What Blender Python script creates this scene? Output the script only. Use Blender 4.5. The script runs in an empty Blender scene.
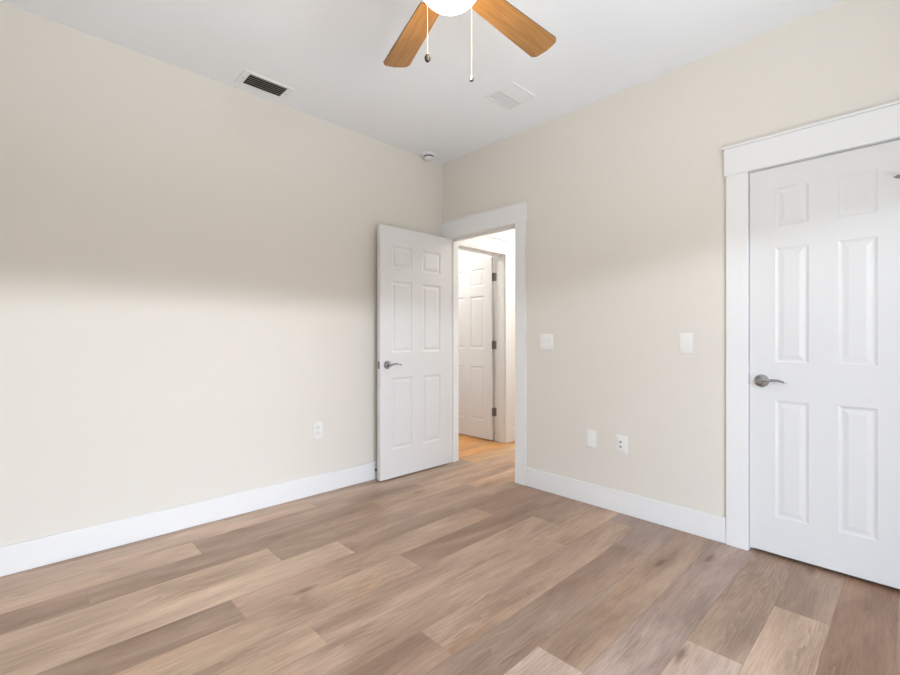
import bpy, bmesh, math, random
from mathutils import Vector, Matrix
R = math.radians
S = bpy.context.scene
COL = S.collection

# ------------------------------------------------------------------ camera
cd = bpy.data.cameras.new('camera')
cam = bpy.data.objects.new('camera', cd); COL.objects.link(cam)
cd.sensor_width = 36.0; cd.lens = 18.0; cd.clip_start = 0.02; cd.clip_end = 200
cam.location = (3.038, -2.833, 1.14)
cam.rotation_euler = (R(90), 0, R(46.1))
S.camera = cam

# ------------------------------------------------------------------ world: unseen sky, its bright band and dark zones shaped to light the room
W = bpy.data.worlds.new('sky'); S.world = W; W.use_nodes = True
nt = W.node_tree; nt.nodes.clear()
out = nt.nodes.new('ShaderNodeOutputWorld'); bg = nt.nodes.new('ShaderNodeBackground')
tc = nt.nodes.new('ShaderNodeTexCoord'); sp = nt.nodes.new('ShaderNodeSeparateXYZ')
cr = nt.nodes.new('ShaderNodeValToRGB')
mr = nt.nodes.new('ShaderNodeMapRange'); mr.inputs[1].default_value = -1; mr.inputs[2].default_value = 1
nt.links.new(tc.outputs['Generated'], sp.inputs[0]); nt.links.new(sp.outputs['Z'], mr.inputs[0])
nt.links.new(mr.outputs[0], cr.inputs[0])
# dim sector added to the sky to darken wall_back near the doorway (seen from the window, to the right of straight out)
tr = nt.nodes.new('ShaderNodeValToRGB'); tm = nt.nodes.new('ShaderNodeMapRange'); tm.inputs[1].default_value = -1; tm.inputs[2].default_value = 1
for p_, v_ in ((.18, 0), (.215, .6), (.315, .6), (.355, 0)):
    q = tr.color_ramp.elements.new(p_); q.color = (v_, v_, v_, 1)
tr.color_ramp.elements[0].color = (0, 0, 0, 1); tr.color_ramp.elements[-1].color = (0, 0, 0, 1)
up = nt.nodes.new('ShaderNodeMath'); up.operation = 'GREATER_THAN'; up.inputs[1].default_value = 0.0
mk = nt.nodes.new('ShaderNodeMath'); mk.operation = 'MULTIPLY'
sx = nt.nodes.new('ShaderNodeMix'); sx.data_type = 'RGBA'; sx.inputs[7].default_value = (.20, .215, .22, 1)
nt.links.new(sp.outputs['Y'], tm.inputs[0]); nt.links.new(tm.outputs[0], tr.inputs[0]); nt.links.new(sp.outputs['Z'], up.inputs[0])
nt.links.new(tr.outputs[0], mk.inputs[0]); nt.links.new(up.outputs[0], mk.inputs[1]); nt.links.new(mk.outputs[0], sx.inputs[0])
nt.links.new(cr.outputs[0], sx.inputs[6]); nt.links.new(sx.outputs[2], bg.inputs[0])
nt.links.new(bg.outputs[0], out.inputs[0])
e = cr.color_ramp.elements                      # position = (sin(elevation) + 1) / 2
e[0].position = 0.0; e[0].color = (.80, .86, .92, 1)
e[1].position = 1.0; e[1].color = (.66, .86, 1.15, 1)
for p, c in ((.20, (.80, .86, .92)), (.22, (1.35, 1.48, 1.62)), (.28, (1.35, 1.48, 1.62)), (.335, (.24, .26, .265)), (.558, (.22, .235, .24)),
             (.578, (7.6, 8.4, 9.4)), (.587, (7.6, 8.4, 9.4)), (.594, (.34, .42, .52))):
    q = e.new(p); q.color = (*c, 1)
bg.inputs[1].default_value = 9.5

# ------------------------------------------------------------------ lights and exposure
ROOM_X, ROOM_Y, CEIL = 3.87, -3.54, 2.743
WIN = (-3.05, -1.10, 0.15, 2.08)                 # y0, y1, z0, z1 of the window in wall_right
def light(name, kind, loc, power, color=(1, 1, 1), rot=(0, 0, 0), **kw):
    l = bpy.data.lights.new(name, kind); l.energy = power; l.color = color
    for k, v in kw.items(): setattr(l, k, v)
    o = bpy.data.objects.new(name, l); COL.objects.link(o); o.location = loc; o.rotation_euler = rot
    return o
po = light('window_portal', 'AREA', (ROOM_X + .13, (WIN[0] + WIN[1]) / 2, (WIN[2] + WIN[3]) / 2), 1, rot=(0, R(90), 0),
           shape='RECTANGLE', size=WIN[3] - WIN[2], size_y=WIN[1] - WIN[0])
po.data.cycles.is_portal = True
# unseen disk lights added under the ceilings of the hall and the room beyond
light('hall_light', 'AREA', (.62, 1.55, CEIL - .06), 29, (1.0, .98, .96), shape='DISK', size=.35)
light('far_room_light', 'AREA', (-1.1, .45, CEIL - .06), 20, (1.0, .98, .96), shape='DISK', size=.35)
V = S.view_settings
S.display_settings.display_device = 'sRGB'
V.view_transform = 'Standard'; V.look = 'None'; V.gamma = 1; V.use_curve_mapping = False
V.exposure = 0.0

# ------------------------------------------------------------------ materials
def lin(r, g, b):
    f = lambda c: ((c / 255 + .055) / 1.055) ** 2.4 if c > 10 else c / 255 / 12.92
    return (f(r), f(g), f(b), 1)
def mat(name, color, rough=.5, metal=0, spec=.5, bump=None, emit=None, tint=None):
    m = bpy.data.materials.new(name); m.use_nodes = True
    n = m.node_tree.nodes; L = m.node_tree.links; b = n['Principled BSDF']
    b.inputs['Base Color'].default_value = color if len(color) == 4 else (*color, 1)
    b.inputs['Roughness'].default_value = rough; b.inputs['Metallic'].default_value = metal
    b.inputs['Specular IOR Level'].default_value = spec
    if bump or tint:
        t = n.new('ShaderNodeTexCoord'); no = n.new('ShaderNodeTexNoise')
        no.inputs['Scale'].default_value = (bump or tint)[0]; no.inputs['Detail'].default_value = 3
        L.new(t.outputs['Object'], no.inputs['Vector'])
    if bump:
        bp = n.new('ShaderNodeBump'); bp.inputs['Strength'].default_value = bump[1]; bp.inputs['Distance'].default_value = bump[2]
        L.new(no.outputs['Fac'], bp.inputs['Height']); L.new(bp.outputs[0], b.inputs['Normal'])
    if tint:
        mx = n.new('ShaderNodeMix'); mx.data_type = 'RGBA'
        mx.inputs[6].default_value = color if len(color) == 4 else (*color, 1)
        mx.inputs[7].default_value = (*tint[1], 1)
        L.new(no.outputs['Fac'], mx.inputs[0]); L.new(mx.outputs[2], b.inputs['Base Color'])
    if emit:
        b.inputs['Emission Color'].default_value = (*emit[0], 1); b.inputs['Emission Strength'].default_value = emit[1]
    return m
M = {}
M['wall'] = mat('greige wall paint', (.775, .733, .668), .85, spec=.25, bump=(260, .12, .002))
M['hall_wall'] = mat('beige paint lightened as overlit', (.82, .80, .76), .85, spec=.25, bump=(260, .12, .002))  # the room's beige made paler, the bright hall light put into the colour
M['ceiling'] = mat('flat white ceiling paint', (.875, .90, .925), .95, spec=.15, bump=(180, .15, .002))
M['trim'] = mat('white semi gloss trim paint', (.84, .84, .84), .38, spec=.4)
M['door'] = mat('white door paint', (.77, .77, .77), .40, spec=.4, bump=(420, .05, .001))
M['plate'] = mat('white switch plastic', (.86, .85, .83), .35)
M['plate_warm'] = mat('almond white switch plastic', (.80, .77, .72), .35)
M['slot'] = mat('grey slot plastic', (.22, .21, .20), .5)
M['slot_pale'] = mat('pale grey slot plastic', (.52, .51, .49), .5)
M['dark'] = mat('black duct interior', (.012, .011, .010), .8)
M['slat'] = mat('dark bronze vent slat', (.27, .25, .22), .5)
M['vent_white'] = mat('white vent enamel', (.85, .865, .88), .6)
M['nickel'] = mat('satin nickel', (.40, .42, .45), .12, metal=1)
M['hinge'] = mat('aged nickel hinge', (.30, .29, .27), .38, metal=1)
M['chain'] = mat('white bead chain', (.85, .82, .76), .4)
M['fob_dark'] = mat('dark bronze fob', (.014, .012, .011), .6)
M['rubber'] = mat('taupe rubber tip', (.28, .22, .19), .7)
M['white_metal'] = mat('white fan enamel', (.82, .82, .81), .35)
M['globe'] = mat('lit opal glass bowl', (.95, .93, .88), .3, emit=((1.0, .86, .62), 5.0))
M['window'] = mat('white vinyl window frame', (.85, .85, .85), .4)
def glass():
    m = bpy.data.materials.new('clear window glass'); m.use_nodes = True
    n = m.node_tree.nodes; L = m.node_tree.links; n.clear()
    o = n.new('ShaderNodeOutputMaterial'); mx = n.new('ShaderNodeMixShader'); t = n.new('ShaderNodeBsdfTransparent'); g = n.new('ShaderNodeBsdfGlossy')
    g.inputs['Roughness'].default_value = .02; mx.inputs[0].default_value = .06
    L.new(t.outputs[0], mx.inputs[1]); L.new(g.outputs[0], mx.inputs[2]); L.new(mx.outputs[0], o.inputs[0]); return m
M['glass'] = glass()

def blade_wood():
    m = mat('honey oak fan blade', (.5, .25, .08), .42)
    n = m.node_tree.nodes; L = m.node_tree.links; b = n['Principled BSDF']
    t = n.new('ShaderNodeTexCoord'); mp = n.new('ShaderNodeMapping'); mp.inputs['Scale'].default_value = (3.0, 42, 10)
    no = n.new('ShaderNodeTexNoise'); no.inputs['Scale'].default_value = 1.6; no.inputs['Detail'].default_value = 5; no.inputs['Distortion'].default_value = .6
    r = n.new('ShaderNodeValToRGB'); r.color_ramp.elements[0].position = .32; r.color_ramp.elements[1].position = .72
    r.color_ramp.elements[0].color = lin(142, 100, 52); r.color_ramp.elements[1].color = lin(172, 127, 74)
    L.new(t.outputs['Object'], mp.inputs[0]); L.new(mp.outputs[0], no.inputs['Vector']); L.new(no.outputs['Fac'], r.inputs[0]); L.new(r.outputs[0], b.inputs['Base Color'])
    return m
M['blade'] = blade_wood()
M['blade_edge'] = mat('dark oak blade rim', lin(84, 54, 26), .5)

def plank_floor(name, rough=.36):
    """vinyl oak planks: UV 'grain' holds metres along the board (with a jump per board), 'edge' holds metres from its sides"""
    m = bpy.data.materials.new(name); m.use_nodes = True
    n = m.node_tree.nodes; L = m.node_tree.links; b = n['Principled BSDF']
    def N(t, **kw):
        x = n.new(t)
        for k, v in kw.items(): setattr(x, k, v)
        return x
    def math_(op, a, c=None, clamp=False):
        x = N('ShaderNodeMath', operation=op, use_clamp=clamp)
        for i, v in enumerate((a, c)):
            if v is None: continue
            if isinstance(v, (int, float)): x.inputs[i].default_value = v
            else: L.new(v, x.inputs[i])
        return x.outputs[0]
    def mix(fac, a, c, blend='MIX'):
        x = N('ShaderNodeMix', data_type='RGBA', blend_type=blend)
        for i, v in ((0, fac), (6, a), (7, c)):
            if isinstance(v, (int, float)): x.inputs[i].default_value = v
            elif isinstance(v, tuple): x.inputs[i].default_value = v
            else: L.new(v, x.inputs[i])
        return x.outputs[2]
    uv = N('ShaderNodeUVMap', uv_map='grain').outputs[0]
    ed = N('ShaderNodeUVMap', uv_map='edge').outputs[0]
    tone = N('ShaderNodeAttribute', attribute_name='tone').outputs['Color']
    def stretched(sx, sy, detail, dist=0, rough=.55):
        mp = N('ShaderNodeMapping'); mp.inputs['Scale'].default_value = (sx, sy, 1); L.new(uv, mp.inputs[0])
        no = N('ShaderNodeTexNoise'); no.inputs['Scale'].default_value = 1; no.inputs['Detail'].default_value = detail
        no.inputs['Distortion'].default_value = dist; no.inputs['Roughness'].default_value = rough
        L.new(mp.outputs[0], no.inputs['Vector']); return no
    def ramp(v, p0, p1, a=0, c=1):
        x = N('ShaderNodeMapRange', clamp=True)
        L.new(v, x.inputs[0]); x.inputs[1].default_value = p0; x.inputs[2].default_value = p1; x.inputs[3].default_value = a; x.inputs[4].default_value = c
        return x.outputs[0]
    broad = stretched(8, 1.5, 3, .5).outputs['Fac']           # wide soft streaks along the board
    hue = stretched(6, 1.2, 3, .4).outputs['Color']
    fine = stretched(125, 7, 5, .3, .75).outputs['Fac']      # fibres
    # cathedral figure: bands across the board bent by slow noise
    w = N('ShaderNodeTexWave', wave_type='BANDS', bands_direction='X', wave_profile='SAW')
    mp = N('ShaderNodeMapping'); mp.inputs['Scale'].default_value = (1, .10, 1); L.new(uv, mp.inputs[0])
    w.inputs['Scale'].default_value = 22; w.inputs['Distortion'].default_value = 22; w.inputs['Detail'].default_value = 1.0; w.inputs['Detail Scale'].default_value = 1.0
    L.new(mp.outputs[0], w.inputs['Vector'])
    cmask = ramp(stretched(4.5, 1.1, 1).outputs['Fac'], .47, .60)
    cath = math_('MULTIPLY', w.outputs['Fac'], cmask)
    # knots
    mp2 = N('ShaderNodeMapping'); mp2.inputs['Scale'].default_value = (6.5, 1.9, 1); L.new(uv, mp2.inputs[0])
    vo = N('ShaderNodeTexVoronoi', feature='F1'); vo.inputs['Scale'].default_value = 1; L.new(mp2.outputs[0], vo.inputs['Vector'])
    dn = stretched(60, 18, 2).outputs['Fac']
    kd = math_('ADD', vo.outputs['Distance'], math_('MULTIPLY', math_('SUBTRACT', dn, .5), .12))
    sc_ = N('ShaderNodeSeparateColor'); L.new(vo.outputs['Color'], sc_.inputs[0])
    some = ramp(sc_.outputs[0], .58, .62)
    knot = math_('MULTIPLY', ramp(kd, .03, .15, 1, 0), some)
    halo = math_('MULTIPLY', ramp(kd, .05, .42, 1, 0), some)
    c = mix(ramp(broad, .35, .68), mix(1.0, tone, (.80, .775, .745, 1), 'MULTIPLY'), mix(1.0, tone, (1.19, 1.20, 1.21, 1), 'MULTIPLY'))
    sh = N('ShaderNodeSeparateColor'); L.new(hue, sh.inputs[0])
    c = mix(ramp(sh.outputs[1], .55, .72, 0, .55), c, mix(1.0, c, (1.04, .90, .80, 1), 'MULTIPLY'))
    c = mix(ramp(fine, .38, .58, .72, 0), c, mix(1.0, c, (.72, .68, .64, 1), 'MULTIPLY'))
    c = mix(math_('MULTIPLY', cath, .62), c, mix(1.0, c, (.58, .54, .50, 1), 'MULTIPLY'))
    c = mix(math_('MULTIPLY', halo, .30), c, mix(1.0, c, (.80, .66, .56, 1), 'MULTIPLY'))
    c = mix(math_('MULTIPLY', knot, .62), c, (.10, .062, .042, 1))
    se = N('ShaderNodeSeparateXYZ'); L.new(ed, se.inputs[0])
    dmin = math_('MINIMUM', se.outputs[0], se.outputs[1])
    seam = ramp(dmin, .0006, .0018, 1, 0)
    c = mix(math_('MULTIPLY', seam, .45), c, mix(1.0, c, (.45, .42, .40, 1), 'MULTIPLY'))
    L.new(c, b.inputs['Base Color'])
    L.new(ramp(fine, .3, .7, rough - .05, rough + .07), b.inputs['Roughness'])
    b.inputs['Specular IOR Level'].default_value = .45
    bp = N('ShaderNodeBump'); bp.inputs['Strength'].default_value = .35; bp.inputs['Distance'].default_value = .0012
    h = math_('SUBTRACT', math_('MULTIPLY', fine, .35), math_('MULTIPLY', seam, 1.0))
    L.new(h, bp.inputs['Height']); L.new(bp.outputs[0], b.inputs['Normal'])
    return m
M['floor'] = plank_floor('pale oak plank floor')

# ------------------------------------------------------------------ helpers
def link(name, bm, m, parent=None, smooth=False, mats=None):
    bmesh.ops.recalc_face_normals(bm, faces=bm.faces)
    me = bpy.data.meshes.new(name); bm.to_mesh(me); bm.free()
    for x in (mats or [m]): me.materials.append(x)
    if smooth:
        for p in me.polygons: p.use_smooth = True
        try: me.set_sharp_from_angle(angle=R(35))
        except Exception: pass
    o = bpy.data.objects.new(name, me); COL.objects.link(o)
    if parent: o.parent = parent
    return o
def tag(o, label, cat, group=None, kind=None):
    o['label'] = label; o['category'] = cat
    if group: o['group'] = group
    if kind: o['kind'] = kind
    return o
def empty(name, loc, rotz=0):
    o = bpy.data.objects.new(name, None); COL.objects.link(o); o.location = loc; o.rotation_euler = (0, 0, rotz)
    o.empty_display_size = .05
    return o
def box(bm, x0, x1, y0, y1, z0, z1, bev=0, seg=2):
    r = bmesh.ops.create_cube(bm, size=1)
    vs = r['verts']
    for v in vs: v.co = Vector((x0 + (v.co.x + .5) * (x1 - x0), y0 + (v.co.y + .5) * (y1 - y0), z0 + (v.co.z + .5) * (z1 - z0)))
    if bev:
        es = list({ed for v in vs for ed in v.link_edges})
        bmesh.ops.bevel(bm, geom=es, offset=bev, segments=seg, affect='EDGES', profile=.5)
    return vs
def boxes(*bs, bev=0):
    bm = bmesh.new()
    for b in bs: box(bm, *b, bev=bev)
    return bm
def lathe(bm, prof, loc=(0, 0, 0), axis='Z', n=32):
    """prof: (radius, height) pairs, spun about the axis through loc"""
    rings = []
    for r, h in prof:
        ring = []
        for i in range(n):
            a = 2 * math.pi * i / n
            p = Vector((max(r, 1e-4) * math.cos(a), max(r, 1e-4) * math.sin(a), h))
            if axis == 'Y': p = Vector((p.x, p.z, p.y))
            if axis == 'X': p = Vector((p.z, p.x, p.y))
            ring.append(bm.verts.new(p + Vector(loc)))
        rings.append(ring)
    for a, b in zip(rings, rings[1:]):
        for i in range(n): bm.faces.new((a[i], a[(i + 1) % n], b[(i + 1) % n], b[i]))
    bm.faces.new(rings[0]); bm.faces.new(list(reversed(rings[-1])))
    return bm
def tube(bm, pts, rad, n=10, flat=1.0):
    pts = [Vector(p) for p in pts]
    rads = rad if isinstance(rad, (list, tuple)) else [rad] * len(pts)
    rings = []
    for i, p in enumerate(pts):
        d = (pts[min(i + 1, len(pts) - 1)] - pts[max(i - 1, 0)]).normalized()
        up = Vector((0, 0, 1)) if abs(d.z) < .9 else Vector((1, 0, 0))
        s = d.cross(up).normalized(); u = s.cross(d).normalized()
        rings.append([bm.verts.new(p + s * rads[i] * math.cos(2 * math.pi * k / n) + u * rads[i] * flat * math.sin(2 * math.pi * k / n)) for k in range(n)])
    for a, b in zip(rings, rings[1:]):
        for k in range(n): bm.faces.new((a[k], a[(k + 1) % n], b[(k + 1) % n], b[k]))
    bm.faces.new(rings[0]); bm.faces.new(list(reversed(rings[-1])))
    return bm
def struct(name, bm, m, label, cat, smooth=False):
    return tag(link(name, bm, m, None, smooth), label, cat, None, 'structure')

# ------------------------------------------------------------------ floor
rnd = random.Random(7)
def floor_mesh(name, boards, m):
    bm = bmesh.new()
    ug = bm.loops.layers.uv.new('grain'); ue = bm.loops.layers.uv.new('edge')
    tl = bm.loops.layers.float_color.new('tone')
    rr = random.Random(11)
    for k, (x0, x1, y0, y1, c) in enumerate(boards):
        du, dv = k * 3.17 + rr.random(), rr.random() * 40
        flip = rr.random() < .5
        # four strips so that 'edge' (metres from the nearest side) interpolates linearly
        xm, ym = (x0 + x1) / 2, (y0 + y1) / 2
        for xa, xb in ((x0, xm), (xm, x1)):
            for ya, yb in ((y0, ym), (ym, y1)):
                vs = [bm.verts.new((x, y, 0)) for x, y in ((xa, ya), (xb, ya), (xb, yb), (xa, yb))]
                f = bm.faces.new(vs)
                for lp in f.loops:
                    p = lp.vert.co
                    u = (x1 - p.x) if flip else (p.x - x0)
                    lp[ug].uv = (u + du, p.y + dv)
                    lp[ue].uv = (min(p.x - x0, x1 - p.x), min(p.y - y0, y1 - p.y))
                    lp[tl] = c
    # the slab under the boards
    X = [q for t in boards for q in t[:2]]; Y = [q for t in boards for q in t[2:4]]
    for v in box(bm, min(X), max(X), min(Y), max(Y), -.03, -.0006): pass
    return link(name, bm, m)
PW, PL = .183, 1.54
X0 = .603 - 4 * PW
# measured board joints: column -> (one joint y, tones of the boards from the near end to the doorway)
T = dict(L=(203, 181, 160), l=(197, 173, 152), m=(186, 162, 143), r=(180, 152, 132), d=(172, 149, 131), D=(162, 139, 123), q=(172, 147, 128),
         p=(168, 146, 131), P=(192, 172, 158), v=(172, 152, 141), b=(160, 131, 110), B=(166, 140, 122), w=(188, 159, 136), t=(206, 170, 130), o=(206, 152, 96), O=(212, 152, 84))  # w, t, o, O carry the warm hall light in the board colour
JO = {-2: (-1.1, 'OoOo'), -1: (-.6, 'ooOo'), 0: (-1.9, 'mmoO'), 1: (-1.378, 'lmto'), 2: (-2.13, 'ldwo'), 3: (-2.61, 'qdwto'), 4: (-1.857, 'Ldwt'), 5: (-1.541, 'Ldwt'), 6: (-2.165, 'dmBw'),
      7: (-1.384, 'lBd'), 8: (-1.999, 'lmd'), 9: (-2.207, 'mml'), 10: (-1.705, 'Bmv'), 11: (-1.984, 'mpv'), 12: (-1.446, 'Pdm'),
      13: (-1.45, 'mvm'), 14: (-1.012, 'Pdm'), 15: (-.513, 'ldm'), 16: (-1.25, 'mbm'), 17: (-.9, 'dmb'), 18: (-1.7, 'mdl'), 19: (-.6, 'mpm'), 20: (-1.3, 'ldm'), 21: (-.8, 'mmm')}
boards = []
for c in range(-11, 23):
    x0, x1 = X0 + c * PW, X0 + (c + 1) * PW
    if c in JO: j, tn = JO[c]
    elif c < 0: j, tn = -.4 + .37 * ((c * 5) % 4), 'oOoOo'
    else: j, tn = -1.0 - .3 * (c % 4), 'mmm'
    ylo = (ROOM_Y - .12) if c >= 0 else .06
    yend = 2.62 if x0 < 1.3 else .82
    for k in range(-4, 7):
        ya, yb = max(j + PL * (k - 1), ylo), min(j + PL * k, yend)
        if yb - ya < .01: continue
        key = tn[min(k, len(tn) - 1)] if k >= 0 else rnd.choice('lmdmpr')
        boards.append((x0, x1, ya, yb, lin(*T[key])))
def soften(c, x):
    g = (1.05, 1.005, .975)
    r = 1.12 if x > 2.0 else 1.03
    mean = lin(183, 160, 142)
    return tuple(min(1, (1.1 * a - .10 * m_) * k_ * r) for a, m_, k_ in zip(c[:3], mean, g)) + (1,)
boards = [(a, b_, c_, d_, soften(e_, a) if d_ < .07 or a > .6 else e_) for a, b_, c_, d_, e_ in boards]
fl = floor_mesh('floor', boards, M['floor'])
tag(fl, 'pale oak plank floor running through the doorway into the hall', 'floor', None, 'structure')

# ------------------------------------------------------------------ shell
WT = .12
O1 = (.066, .862, 2.052)        # rough opening of the room door x0, x1, top
O2 = (2.392, 3.044, 2.045)      # closet
struct('ceiling', boxes((-2.1, ROOM_X + WT, ROOM_Y - WT, 2.62, CEIL, CEIL + .1)), M['ceiling'], 'flat white ceiling above the fan', 'ceiling')
struct('wall_left', boxes((-WT, 0, ROOM_Y - WT, WT, 0, CEIL)), M['wall'], 'long beige wall on the left behind the open door', 'wall')
struct('wall_back', boxes((0, O1[0], 0, WT, 0, CEIL), (O1[0], O1[1], 0, WT, O1[2], CEIL), (O1[1], O2[0], 0, WT, 0, CEIL),
                          (O2[0], O2[1], 0, WT, O2[2], CEIL), (O2[1], ROOM_X, 0, WT, 0, CEIL)), M['wall'],
       'beige wall with the two white doorways and the switches', 'wall')
y0, y1, z0, z1 = WIN
struct('wall_right', boxes((ROOM_X, ROOM_X + WT, ROOM_Y - WT, y0, 0, CEIL), (ROOM_X, ROOM_X + WT, y1, .95, 0, CEIL),
                           (ROOM_X, ROOM_X + WT, y0, y1, 0, z0), (ROOM_X, ROOM_X + WT, y0, y1, z1, CEIL)), M['wall'],
       'beige window wall on the right outside the picture', 'wall')
struct('wall_near', boxes((0, ROOM_X, ROOM_Y - WT, ROOM_Y, 0, CEIL)), M['wall'], 'beige wall behind the viewer', 'wall')
struct('wall_closet', boxes((2.0, ROOM_X, .82, .94, 0, CEIL), (1.88, 2.0, WT, .94, 0, CEIL)), M['hall_wall'], 'closet walls behind the closed white door', 'wall')
HX, HW = -.06, .137                         # hall face of the wall with the far door
H0, H1 = .175, .978               # rough opening along y
struct('wall_hall', boxes((HX - HW, HX, WT, H0, 0, CEIL), (HX - HW, HX, H0, H1, O1[2], CEIL), (HX - HW, HX, H1, 2.5, 0, CEIL)), M['hall_wall'],
       'hall wall, lightened as if overlit, around the far doorway', 'wall')
struct('wall_hall_right', boxes((1.15, 1.27, WT, 2.5, 0, CEIL)), M['hall_wall'], 'lightened hall wall opposite the far doorway', 'wall')
struct('wall_hall_end', boxes((-2.0, 1.27, 2.5, 2.62, 0, CEIL)), M['hall_wall'], 'lightened wall at the end of the hall', 'wall')
struct('wall_far_room', boxes((-2.0, HX - HW, 1.35, 1.47, 0, CEIL), (-2.1, -2.0, 0, 2.62, 0, CEIL), (-2.0, HX - HW, 0, .10, 0, CEIL)), M['hall_wall'],
       'white walls of the small room beyond the hall', 'wall')

# window (outside the picture; the room's daylight comes through it)
wf = struct('window_1', boxes((ROOM_X - .012, ROOM_X + .10, y0, y0 + .05, z0, z1), (ROOM_X - .012, ROOM_X + .10, y1 - .05, y1, z0, z1),
                              (ROOM_X - .012, ROOM_X + .10, y0, y1, z0, z0 + .05), (ROOM_X - .012, ROOM_X + .10, y0, y1, z1 - .05, z1),
                              (ROOM_X + .02, ROOM_X + .09, (y0 + y1) / 2 - .035, (y0 + y1) / 2 + .035, z0 + .05, z1 - .05)), M['window'],
            'white window in the right wall outside the picture', 'window')
for a, b in ((y0 + .05, (y0 + y1) / 2 - .035), ((y0 + y1) / 2 + .035, y1 - .05)):
    link('pane', boxes((ROOM_X + .05, ROOM_X + .056, a, b, z0 + .05, z1 - .05)), M['glass'], wf)

# baseboards
BH, BT = .142, .016
def baseboard(name, b, label): return struct(name, boxes(b, bev=.005), M['trim'], label, 'baseboard')
baseboard('baseboard_left', (0, BT, ROOM_Y, -.0, 0, BH), 'tall white baseboard along the left wall')
baseboard('baseboard_back', (.945, 2.304, -BT, 0, 0, BH), 'white baseboard between the doorway and the closet')
baseboard('baseboard_right', (ROOM_X - BT, ROOM_X, ROOM_Y, 0, 0, BH), 'white baseboard under the window')
baseboard('baseboard_near', (BT, ROOM_X - BT, ROOM_Y, ROOM_Y + BT, 0, BH), 'white baseboard behind the viewer')
baseboard('baseboard_closet', (3.135, ROOM_X - BT, -BT, 0, 0, BH), 'short white baseboard right of the closet door')
baseboard('baseboard_hall', (HX, HX + BT, 1.062, 2.5, 0, BH), 'white hall baseboard beside the far doorway')

# ------------------------------------------------------------------ door trim (casing with flat header and cap, jamb, stop)
CT = .018
def casing(name, o, legs, head, label, flip=None, hb=2.034, ov=.012, dp=WT):
    """o: rough opening; legs: x ranges of the two flat legs; head: x range of the header; built in the y=0 wall, or through flip"""
    t = empty(name, (0, 0, 0)); tag(t, label, 'door trim', None, 'structure')
    x0, x1, top = o
    def P(nm, *bs, bev=.0015):
        bm = boxes(*bs, bev=bev)
        if flip: bmesh.ops.transform(bm, matrix=flip, verts=bm.verts)
        return link(nm, bm, M['trim'], t)
    for a, b in legs:
        P('casing_leg', (a, b, -CT, 0, 0, hb))
    P('casing_header', (head[0], head[1], -CT - .004, 0, hb, hb + .146))
    P('casing_cap', (max(head[0] - ov, head[2]), head[1] + ov, -CT - .006 - ov * .7, 0, hb + .146, hb + .158))
    P('jamb', (x0, x0 + .018, 0, dp, 0, top), (x1 - .018, x1, 0, dp, 0, top), (x0 + .018, x1 - .018, 0, dp, top - .018, top), bev=0)
    return t, P
t1, P1 = casing('trim_1', O1, ((.001, .080), (.848, .944)), (.001, .952, .001), 'white flat casing around the open doorway in the corner', None, 2.036, .005)
top_ = O1[2]
P1('door_stop_strip', (O1[0] + .018, O1[0] + .030, .040, .075, 0, top_ - .030), (O1[1] - .030, O1[1] - .018, .040, .075, 0, top_ - .030), (O1[0] + .030, O1[1] - .030, .040, .075, top_ - .030, top_ - .018))
t2, P2 = casing('trim_2', O2, ((2.306, 2.409), (3.027, 3.130)), (2.297, 3.139, 0), 'white flat casing around the closed closet door', None, 2.028)
top_ = O2[2]
P2('door_stop_strip', (O2[0] + .018, O2[0] + .030, .040, .075, 0, top_ - .030), (O2[1] - .030, O2[1] - .018, .040, .075, 0, top_ - .030), (O2[0] + .030, O2[1] - .030, .040, .075, top_ - .030, top_ - .018))
# hall casing: wall x = HX, its outward normal +x, running along +y
FL = Matrix(((0, -1, 0, HX), (1, 0, 0, 0), (0, 0, 1, 0), (0, 0, 0, 1)))   # (x, y) -> (HX - y, x)
t3, P3 = casing('trim_3', (H0, H1, 2.052), ((.124, .188), (.966, 1.060)), (.124, 1.068, .124), 'white flat casing around the far doorway in the hall', FL, dp=HW)
top_ = O1[2]
P3('door_stop_strip', (H0 + .018, H0 + .030, .045, .080, 0, top_ - .030), (H0 + .030, H1 - .018, .045, .080, top_ - .030, top_ - .018))

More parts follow.
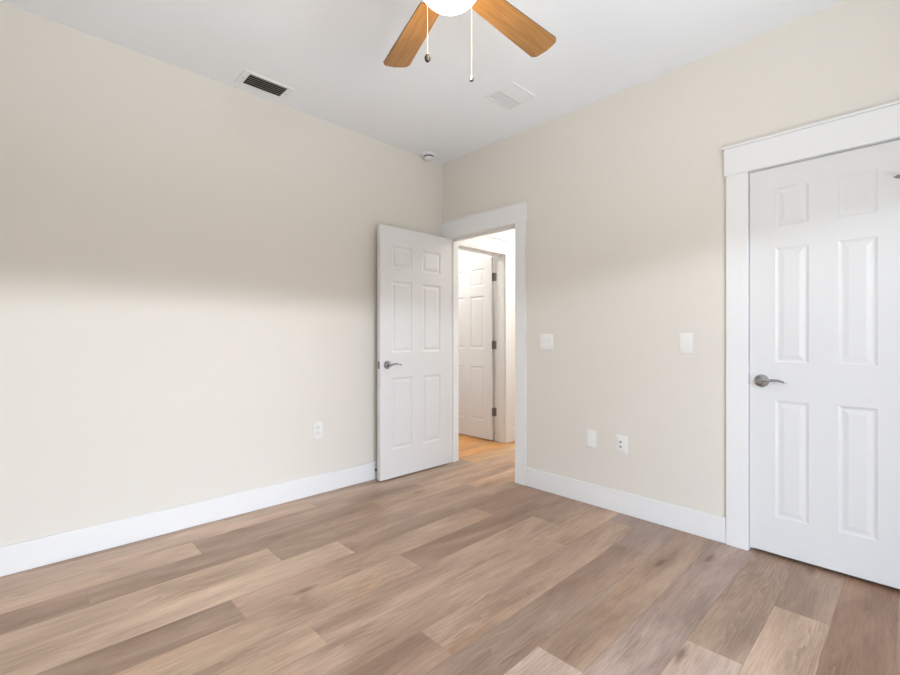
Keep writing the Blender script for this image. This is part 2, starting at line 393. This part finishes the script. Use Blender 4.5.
# ------------------------------------------------------------------ six panel doors
ZP = ((.21, .816), (1.012, 1.606), (1.716, 1.915))
def leaf_mesh(w, t, zb, zt, dz=0, zp=ZP):
    """molded six panel leaf: x 0..w, front face y=0 (towards -y), back face y=t, z zb..zt"""
    st, mu = .113, .111
    pw = (w - 2 * st - mu) / 2
    xs = [0, st, st + pw, st + pw + mu, st + 2 * pw + mu, w]
    zs = [zb] + [z + dz for p in zp for z in p] + [zt]
    bm = bmesh.new()
    PROF = ((0, 0), (.005, .0030), (.011, .0058), (.017, .0060), (.022, .0052), (.038, .0014))
    for side in (0, 1):
        def vert(x, d, z): return bm.verts.new((x, d if side == 0 else t - d, z))
        for i in range(5):
            for j in range(len(zs) - 1):
                xa, xb, za, zc = xs[i], xs[i + 1], zs[j], zs[j + 1]
                if i in (1, 3) and j in (1, 3, 5):
                    prev = None
                    for ins, d in PROF:
                        ring = [vert(xa + ins, d, za + ins), vert(xb - ins, d, za + ins), vert(xb - ins, d, zc - ins), vert(xa + ins, d, zc - ins)]
                        if prev:
                            for k in range(4): bm.faces.new((prev[k], prev[(k + 1) % 4], ring[(k + 1) % 4], ring[k]))
                        prev = ring
                    bm.faces.new(prev)
                else:
                    bm.faces.new([vert(xa, 0, za), vert(xb, 0, za), vert(xb, 0, zc), vert(xa, 0, zc)])
    for a, b in (((0, zb), (0, zt)), ((w, zb), (w, zt)), ((0, zb), (w, zb)), ((0, zt), (w, zt))):
        bm.faces.new([bm.verts.new((a[0], 0, a[1])), bm.verts.new((b[0], 0, b[1])), bm.verts.new((b[0], t, b[1])), bm.verts.new((a[0], t, a[1]))])
    bmesh.ops.remove_doubles(bm, verts=bm.verts, dist=1e-5)
    return bm
def lever(parent, x, z, y, out, dirx):
    """lever handle on a round rose; rose on plane y, standing out along out (-1/+1 in y), lever pointing dirx"""
    bm = bmesh.new()
    lathe(bm, [(.033, 0), (.0335, out * .004), (.031, out * .009), (.020, out * .0125), (.012, out * .014), (.0115, out * .040), (.0125, out * .046), (.010, out * .052)], (x, y, z), 'Y', 32)
    h = link('door_handle', bm, M['nickel'], parent, True)
    bm = bmesh.new()
    pts, rad = [], []
    for k in range(17):
        s = k / 16
        pts.append((x + dirx * (.118 * s - .006), y + out * (.046 + .006 * math.sin(s * math.pi)), z + .009 * math.sin(min(s / .8, 1) * math.pi * .62) - .055 * max(0, s - .72) ** 1.2))
        rad.append(.0088 - .0042 * s if k < 16 else .003)
    tube(bm, pts, rad, 12, 1.05)
    link('lever', bm, M['nickel'], h, True)
    return h
def hinge(parent, x, y, z, leaf_a, leaf_b):
    """butt hinge: knuckle at x, y and two leaves given as boxes"""
    bm = bmesh.new()
    lathe(bm, [(.0058, -.045), (.0058, .045)], (x, y, z), 'Z', 14)
    lathe(bm, [(.0035, .045), (.0062, .046), (.0062, .049), (.003, .051)], (x, y, z), 'Z', 14)
    for b in (leaf_a, leaf_b):
        if b: box(bm, *b)
    return link('hinge', bm, M['hinge'], parent, True)
# open room door: hinged on the left jamb, leaf along the left wall, visible (hall) face at x = .114
d1 = link('door_1', leaf_mesh(.757, .038, .012, 2.030, 0, ((.238, .815), (1.020, 1.594), (1.697, 1.880))), M['door']); tag(d1, 'white six panel door standing open against the left wall', 'door', None, 'structure')
DX, DY = .114, -.779
d1.matrix_world = Matrix.Translation((DX, DY, 0)) @ Matrix.Rotation(R(90), 4, 'Z')
# local x: free edge (0) to hinge edge (.757) -> world +y; local -y (front) -> world +x
lever(d1, .066, .922, 0, -1, 1)
lever(d1, .066, .922, .038, 1, 1)
link('latch_plate', boxes((-.0012, .0005, .006, .032, .893, .951)), M['hinge'], d1)
for z in (.319, 1.057, 1.806):
    hinge(d1, .763, .041, z, (.757, .759, .006, .038, z - .045, z + .045), None)
# closed closet door
CW = .612
d2 = link('door_2', leaf_mesh(CW, .035, .018, 2.023, -.002), M['door']); tag(d2, 'closed white six panel closet door on the right', 'door', None, 'structure')
d2.location = (2.4125, .002, 0)
lever(d2, .055, .912, 0, -1, 1)
link('latch_plate', boxes((-.0016, .0004, -.001, .028, .889, .949)), M['hinge'], d2)
for z in (.319, 1.057, 1.794):
    h = hinge(d2, CW + .0035, -.005, z, (CW - .022, CW + .003, -.0012, 0, z - .045, z + .045), None)
    if z > 1.5:   # hinge pin door stop reaching over the door, rubber tipped
        zs = z + .053; bm = bmesh.new(); lathe(bm, [(.009, .047), (.009, .057)], (CW + .0035, -.005, z), 'Z', 14)
        tube(bm, [(CW + .0035, -.005, zs), (CW - .012, -.034, zs), (CW - .030, -.046, zs), (.5515, -.048, zs)], [.0045, .0045, .0042, .0030], 10)
        st = link('pin_stop', bm, M['hinge'], h, True)
        bm = bmesh.new(); tube(bm, [(.582, -.046, zs), (.570, -.047, zs), (.561, -.048, zs), (.558, -.048, zs)], [.0065, .0085, .0075, .004], 14)
        link('rubber_tip', bm, M['rubber'], st, True)['label'] = 'taupe rubber tip'
# far door across the hall, open into the room beyond
d3 = link('door_3', leaf_mesh(.757, .035, .012, 2.030), M['door']); tag(d3, 'white six panel door standing open in the room across the hall', 'door', None, 'structure')
d3.location = (HX - HW - .757 - .008, .922, 0)
for z in (.319, 1.057, 1.806):
    hinge(d3, .762, .034, z, (.757, .759, .003, .034, z - .045, z + .045), (.762, .795, .0365, .0379, z - .045, z + .045))
lever(d3, .066, .922, 0, -1, 1)

# ------------------------------------------------------------------ switches and outlets
def plate_root(name, loc, rot, label, cat, group=None):
    return tag(empty(name, loc, rot), label, cat, group)
# local frame: plate in x-z, facing -y
def plate(parent, w, h, m): return link('cover_plate', boxes((-w / 2, w / 2, -.0065, 0, -h / 2, h / 2), bev=.003), m, parent, True)
def screws(parent, pts, m):
    for x, z in pts:
        bm = bmesh.new(); lathe(bm, [(.003, -.0064), (.003, -.0072), (.002, -.0076)], (x, 0, z), 'Y', 10)
        link('screw', bm, m, parent, True)
def rocker(parent, x, m):
    link('rocker_frame', boxes((x - .0185, x + .0185, -.0078, -.006, -.0355, .0355), bev=.0006), m, parent)
    bm = bmesh.new(); box(bm, x - .0155, x + .0155, -.0118, -.0072, -.0325, .0325, bev=.0012)
    for v in bm.verts:
        if v.co.y < -.009: v.co.y += .0035 * (.5 - v.co.z / .065)
    link('rocker', bm, m, parent)
s1 = plate_root('light_switch', (1.129, 0, 1.107), 0, 'double rocker light switch plate beside the open doorway', 'light switch')
plate(s1, .118, .119, M['plate'])
for x in (-.023, .023): rocker(s1, x, M['plate'])
screws(s1, [(x, z) for x in (-.023, .023) for z in (-.0485, .0485)], M['plate_warm'])
s2 = plate_root('light_switch', (2.0965, 0, 1.106), 0, 'single rocker light switch plate left of the closet door', 'light switch')
plate(s2, .074, .120, M['plate']); rocker(s2, 0, M['plate']); screws(s2, [(0, -.0485), (0, .0485)], M['plate'])
def duplex(name, loc, rot, label, group):
    t = plate_root(name, loc, rot, label, 'outlet', group)
    plate(t, .074, .120, M['plate'])
    for z in (-.0195, .0195):
        bm = bmesh.new(); lathe(bm, [(.0172, -.006), (.0172, -.0088), (.0164, -.0094)], (0, 0, z), 'Y', 24)
        for v in bm.verts: v.co.z = z + max(-.0135, min(.0135, v.co.z - z))
        r = link('receptacle', bm, M['plate_warm'], t, True)
        link('slot', boxes((-.0075, -.0055, -.0098, -.0090, z - .001, z + .008), (.0055, .0075, -.0098, -.0090, z - .001, z + .007), (-.002, .002, -.0098, -.0090, z - .010, z - .006)), M['slot_pale'], r)
    screws(t, [(0, 0)], M['plate_warm'])
    return t
duplex('wall_outlet', (0, -1.2515, .464), R(90), 'white duplex outlet low on the left wall', None)
o2 = plate_root('wall_outlet', (1.488, 0, .446), 0, 'plain white rectangular outlet, left of the low pair', 'outlet')
plate(o2, .076, .118, M['plate'])
link('receptacle', boxes((-.0168, .0168, -.0085, -.006, -.0335, .0335), bev=.0008), M['plate'], o2)
screws(o2, [(0, -.0485), (0, .0485)], M['plate'])
o3 = plate_root('wall_jack', (1.706, 0, .444), 0, 'white jack plate with two dark round sockets, right of the low pair', 'jack plate')
plate(o3, .078, .120, M['plate'])
link('insert', boxes((-.0168, .0168, -.0085, -.006, -.0335, .0335), bev=.0008), M['plate'], o3)
for z in (-.013, .017):
    bm = bmesh.new(); lathe(bm, [(.0062, -.008), (.0062, -.0105), (.0048, -.0135), (.002, -.0138)], (-.006, 0, z), 'Y', 16)
    link('socket', bm, M['slot'], o3, True)['label'] = 'dark round socket'
screws(o3, [(0, -.0485), (0, .0485)], M['plate'])

# ------------------------------------------------------------------ ceiling vents, smoke detector
v1 = tag(empty('air_vent', (.1625, -1.696, CEIL)), 'white ceiling vent with black slats near the left wall', 'air vent')
hx, hy, fx, fy = .068, .117, .088, .157
link('vent_frame', boxes((-fx, -hx, -fy, fy, -.006, 0), (hx, fx, -fy, fy, -.006, 0), (-hx, hx, -fy, -hy, -.006, 0), (-hx, hx, hy, fy, -.006, 0), bev=.0012), M['vent_white'], v1)
link('duct_backing', boxes((-hx, hx, -hy, hy, -.0012, -.0002)), M['dark'], v1)
for k in range(6):
    x = -hx + (k + .5) * 2 * hx / 6
    bm = boxes((-.0055, .0055, -hy, hy, -.0012, 0)); bmesh.ops.rotate(bm, verts=bm.verts, cent=(0, 0, 0), matrix=Matrix.Rotation(R(20), 3, 'Y'))
    bmesh.ops.translate(bm, verts=bm.verts, vec=(x, 0, -.0042))
    link('slat', bm, M['slat'], v1)
for y in (-.137, .137):
    bm = bmesh.new(); lathe(bm, [(.004, -.0058), (.004, -.0068), (.0025, -.0074)], (0, y, 0), 'Z', 10); link('screw', bm, M['hinge'], v1, True)
v2 = tag(empty('air_vent', (1.159, -.466, CEIL)), 'plain white square ceiling vent beyond the fan blade', 'air vent')
link('vent_frame', boxes((-.123, -.100, -.133, .133, -.007, 0), (.100, .123, -.133, .133, -.007, 0), (-.1, .1, -.133, -.110, -.007, 0), (-.1, .1, .110, .133, -.007, 0), (-.005, .005, -.110, .110, -.006, 0), bev=.001), M['vent_white'], v2)
link('vent_backing', boxes((-.1, .1, -.11, .11, -.0014, -.0002)), M['vent_white'], v2)
for k in range(10):
    x = -.0875 + k * .01944
    if abs(x) < .009: continue
    bm = boxes((-.0092, .0092, -.11, .11, -.0009, 0)); bmesh.ops.rotate(bm, verts=bm.verts, cent=(0, 0, 0), matrix=Matrix.Rotation(R(7 if k < 5 else -7), 3, 'Y'))
    bmesh.ops.translate(bm, verts=bm.verts, vec=(x, 0, -.0045)); link('louver', bm, M['vent_white'], v2)
link('gap_shade', boxes((-.0065, -.0035, -.105, .100, -.0066, -.0058), (-.104, -.1015, -.118, .090, -.0075, -.0065)), M['slot_pale'], v2)  # raised grey strips painting the shadow gaps between the louvers
sd = tag(empty('smoke_detector', (.070, -.235, CEIL)), 'round white smoke detector on the ceiling by the corner', 'smoke detector')
bm = bmesh.new(); lathe(bm, [(.064, 0), (.066, -.004), (.064, -.012), (.050, -.016)], n=40); link('base', bm, M['vent_white'], sd, True)
bm = bmesh.new(); lathe(bm, [(.042, -.0155), (.042, -.031)], n=40); link('sensor_slot', bm, M['slot'], sd, True)['label'] = 'dark slot ring'
bm = bmesh.new(); lathe(bm, [(.041, -.0305), (.042, -.032), (.040, -.038), (.030, -.041), (.01, -.042)], n=40); link('cap', bm, M['vent_white'], sd, True)

# ------------------------------------------------------------------ ceiling fan
FX, FY, ZB = 1.9355, -1.772, 2.372
fan = tag(empty('ceiling_fan', (FX, FY, CEIL)), 'ceiling fan with honey wood blades and a lit white globe', 'ceiling fan')
Z = lambda z: z - CEIL
bm = bmesh.new(); lathe(bm, [(.072, 0), (.072, -.03), (.055, -.062), (.020, -.075)]); link('canopy', bm, M['white_metal'], fan, True)
bm = bmesh.new(); lathe(bm, [(.0125, -.06), (.0125, Z(2.53))]); link('downrod', bm, M['white_metal'], fan, True)
bm = bmesh.new(); lathe(bm, [(.03, Z(2.55)), (.075, Z(2.535)), (.112, Z(2.505)), (.118, Z(2.47)), (.118, Z(2.45)), (.105, Z(2.432)), (.07, Z(2.422))], n=40); link('motor_housing', bm, M['white_metal'], fan, True)
bm = bmesh.new(); lathe(bm, [(.058, Z(2.425)), (.060, Z(2.392)), (.085, Z(2.384)), (.088, Z(2.374))], n=40); link('light_fitter', bm, M['white_metal'], fan, True)
RG, ZG = .115, 2.376
prof = [(.086, ZG + .002)] + [(RG * math.cos(a), ZG - .008 - (RG * .92) * math.sin(a)) for a in [R(x) for x in range(0, 91, 6)]]
bm = bmesh.new(); lathe(bm, [(r, Z(z)) for r, z in prof], n=48); link('light_bowl', bm, M['globe'], fan, True)
def blade_bm():
    bm = bmesh.new()
    r0, r1 = .150, .571; N = 12
    up, lo = [], []
    cor = .030
    outl = []
    def hw(r): return .047 + (.064 - .047) * min(1, (r - r0) / (r1 - r0))
    for k in range(N + 1):
        r = r0 + (r1 - cor - r0) * k / N; outl.append((r, hw(r)))
    for k in range(1, 7):
        a = R(90 - 15 * k); outl.append((r1 - cor + cor * math.cos(a), hw(r1) - cor + cor * math.sin(a)))
    tip = [(r1 + .005, 0)]
    poly = outl + tip + [(x, -y) for x, y in reversed(outl)]
    th = .0055
    top = [bm.verts.new((x, y, th / 2)) for x, y in poly]; bot = [bm.verts.new((x, y, -th / 2)) for x, y in poly]
    bm.faces.new(top); bm.faces.new(list(reversed(bot)))
    n = len(poly)
    for i in range(n):
        f = bm.faces.new((top[i], bot[i], bot[(i + 1) % n], top[(i + 1) % n])); f.material_index = 1
    return bm
def iron_bm():
    bm = bmesh.new()
    pts = [(.06, .013), (.11, .011), (.15, .020), (.19, .040), (.235, .040), (.252, .018)]
    poly = pts + [(x, -y) for x, y in reversed(pts)]
    top = [bm.verts.new((x, y, .0085)) for x, y in poly]; bot = [bm.verts.new((x, y, .003)) for x, y in poly]
    bm.faces.new(top); bm.faces.new(list(reversed(bot)))
    n = len(poly)
    for i in range(n): bm.faces.new((top[i], bot[i], bot[(i + 1) % n], top[(i + 1) % n]))
    return bm
b0 = i0 = None
for k in range(5):
    if k == 0:
        bl = b0 = link('blade', blade_bm(), None, fan, False, [M['blade'], M['blade_edge']])
        ir = i0 = link('blade_bracket', iron_bm(), M['white_metal'], bl)
    else:
        bl = b0.copy(); COL.objects.link(bl); bl.parent = fan
        ir = i0.copy(); COL.objects.link(ir); ir.parent = bl
    bl.location = (0, 0, Z(ZB))
    bl.rotation_euler = (Matrix.Rotation(R(90 + 72 * k), 3, 'Z') @ Matrix.Rotation(R(-10), 3, 'X')).to_euler()
fwd = Vector((-math.sin(R(46.1)), math.cos(R(46.1)), 0)); rgt = Vector((math.cos(R(46.1)), math.sin(R(46.1)), 0))
for lat, zf, dark in ((-.0815, 2.152, True), (.0785, 2.080, False)):
    p = fwd * .10 + rgt * lat
    bm = bmesh.new(); tube(bm, [(p.x * .55, p.y * .55, Z(2.388)), (p.x * .9, p.y * .9, Z(2.388)), (p.x, p.y, Z(2.378)), (p.x, p.y, Z(zf))], .0005, 6)
    k = 0
    z = 2.34
    while z > zf + .02:
        bmesh.ops.create_icosphere(bm, subdivisions=1, radius=.0010, matrix=Matrix.Translation((p.x, p.y, Z(z)))); z -= .006
    ch = link('pull_chain', bm, M['chain'], fan, True)
    bm = bmesh.new()
    if dark:
        lathe(bm, [(.001, .0145), (.006, .0125), (.0100, .006), (.0112, 0), (.0100, -.007), (.006, -.0125), (.001, -.014)], (p.x, p.y, Z(zf)), n=20)
        link('fob', bm, M['fob_dark'], ch, True)['label'] = 'dark round pull chain fob'
    else:
        lathe(bm, [(.002, .014), (.004, .010), (.0055, .002), (.0085, -.006), (.0085, -.010), (.004, -.013)], (p.x, p.y, Z(zf)), n=20)
        link('fob', bm, M['nickel'], ch, True)['label'] = 'small silver pull chain fob'
lm = light('fan_lamp', 'POINT', (0, 0, 0), 7, (1.0, .79, .54), shadow_soft_size=.10)
lm.parent = fan; lm.location = (0, 0, Z(2.18))

# small rigid stop on the baseboard behind the open door
ds = tag(empty('door_stop', (BT, -.752, .075)), 'small dark door stop on the baseboard behind the open door', 'door stop')
bm = bmesh.new(); lathe(bm, [(.012, 0), (.012, .004), (.005, .006), (.005, .046)], axis='X', n=16); link('post', bm, M['hinge'], ds, True)
bm = bmesh.new(); lathe(bm, [(.008, .046), (.009, .050), (.009, .0575), (.006, .059)], axis='X', n=16); link('bumper', bm, M['rubber'], ds, True)
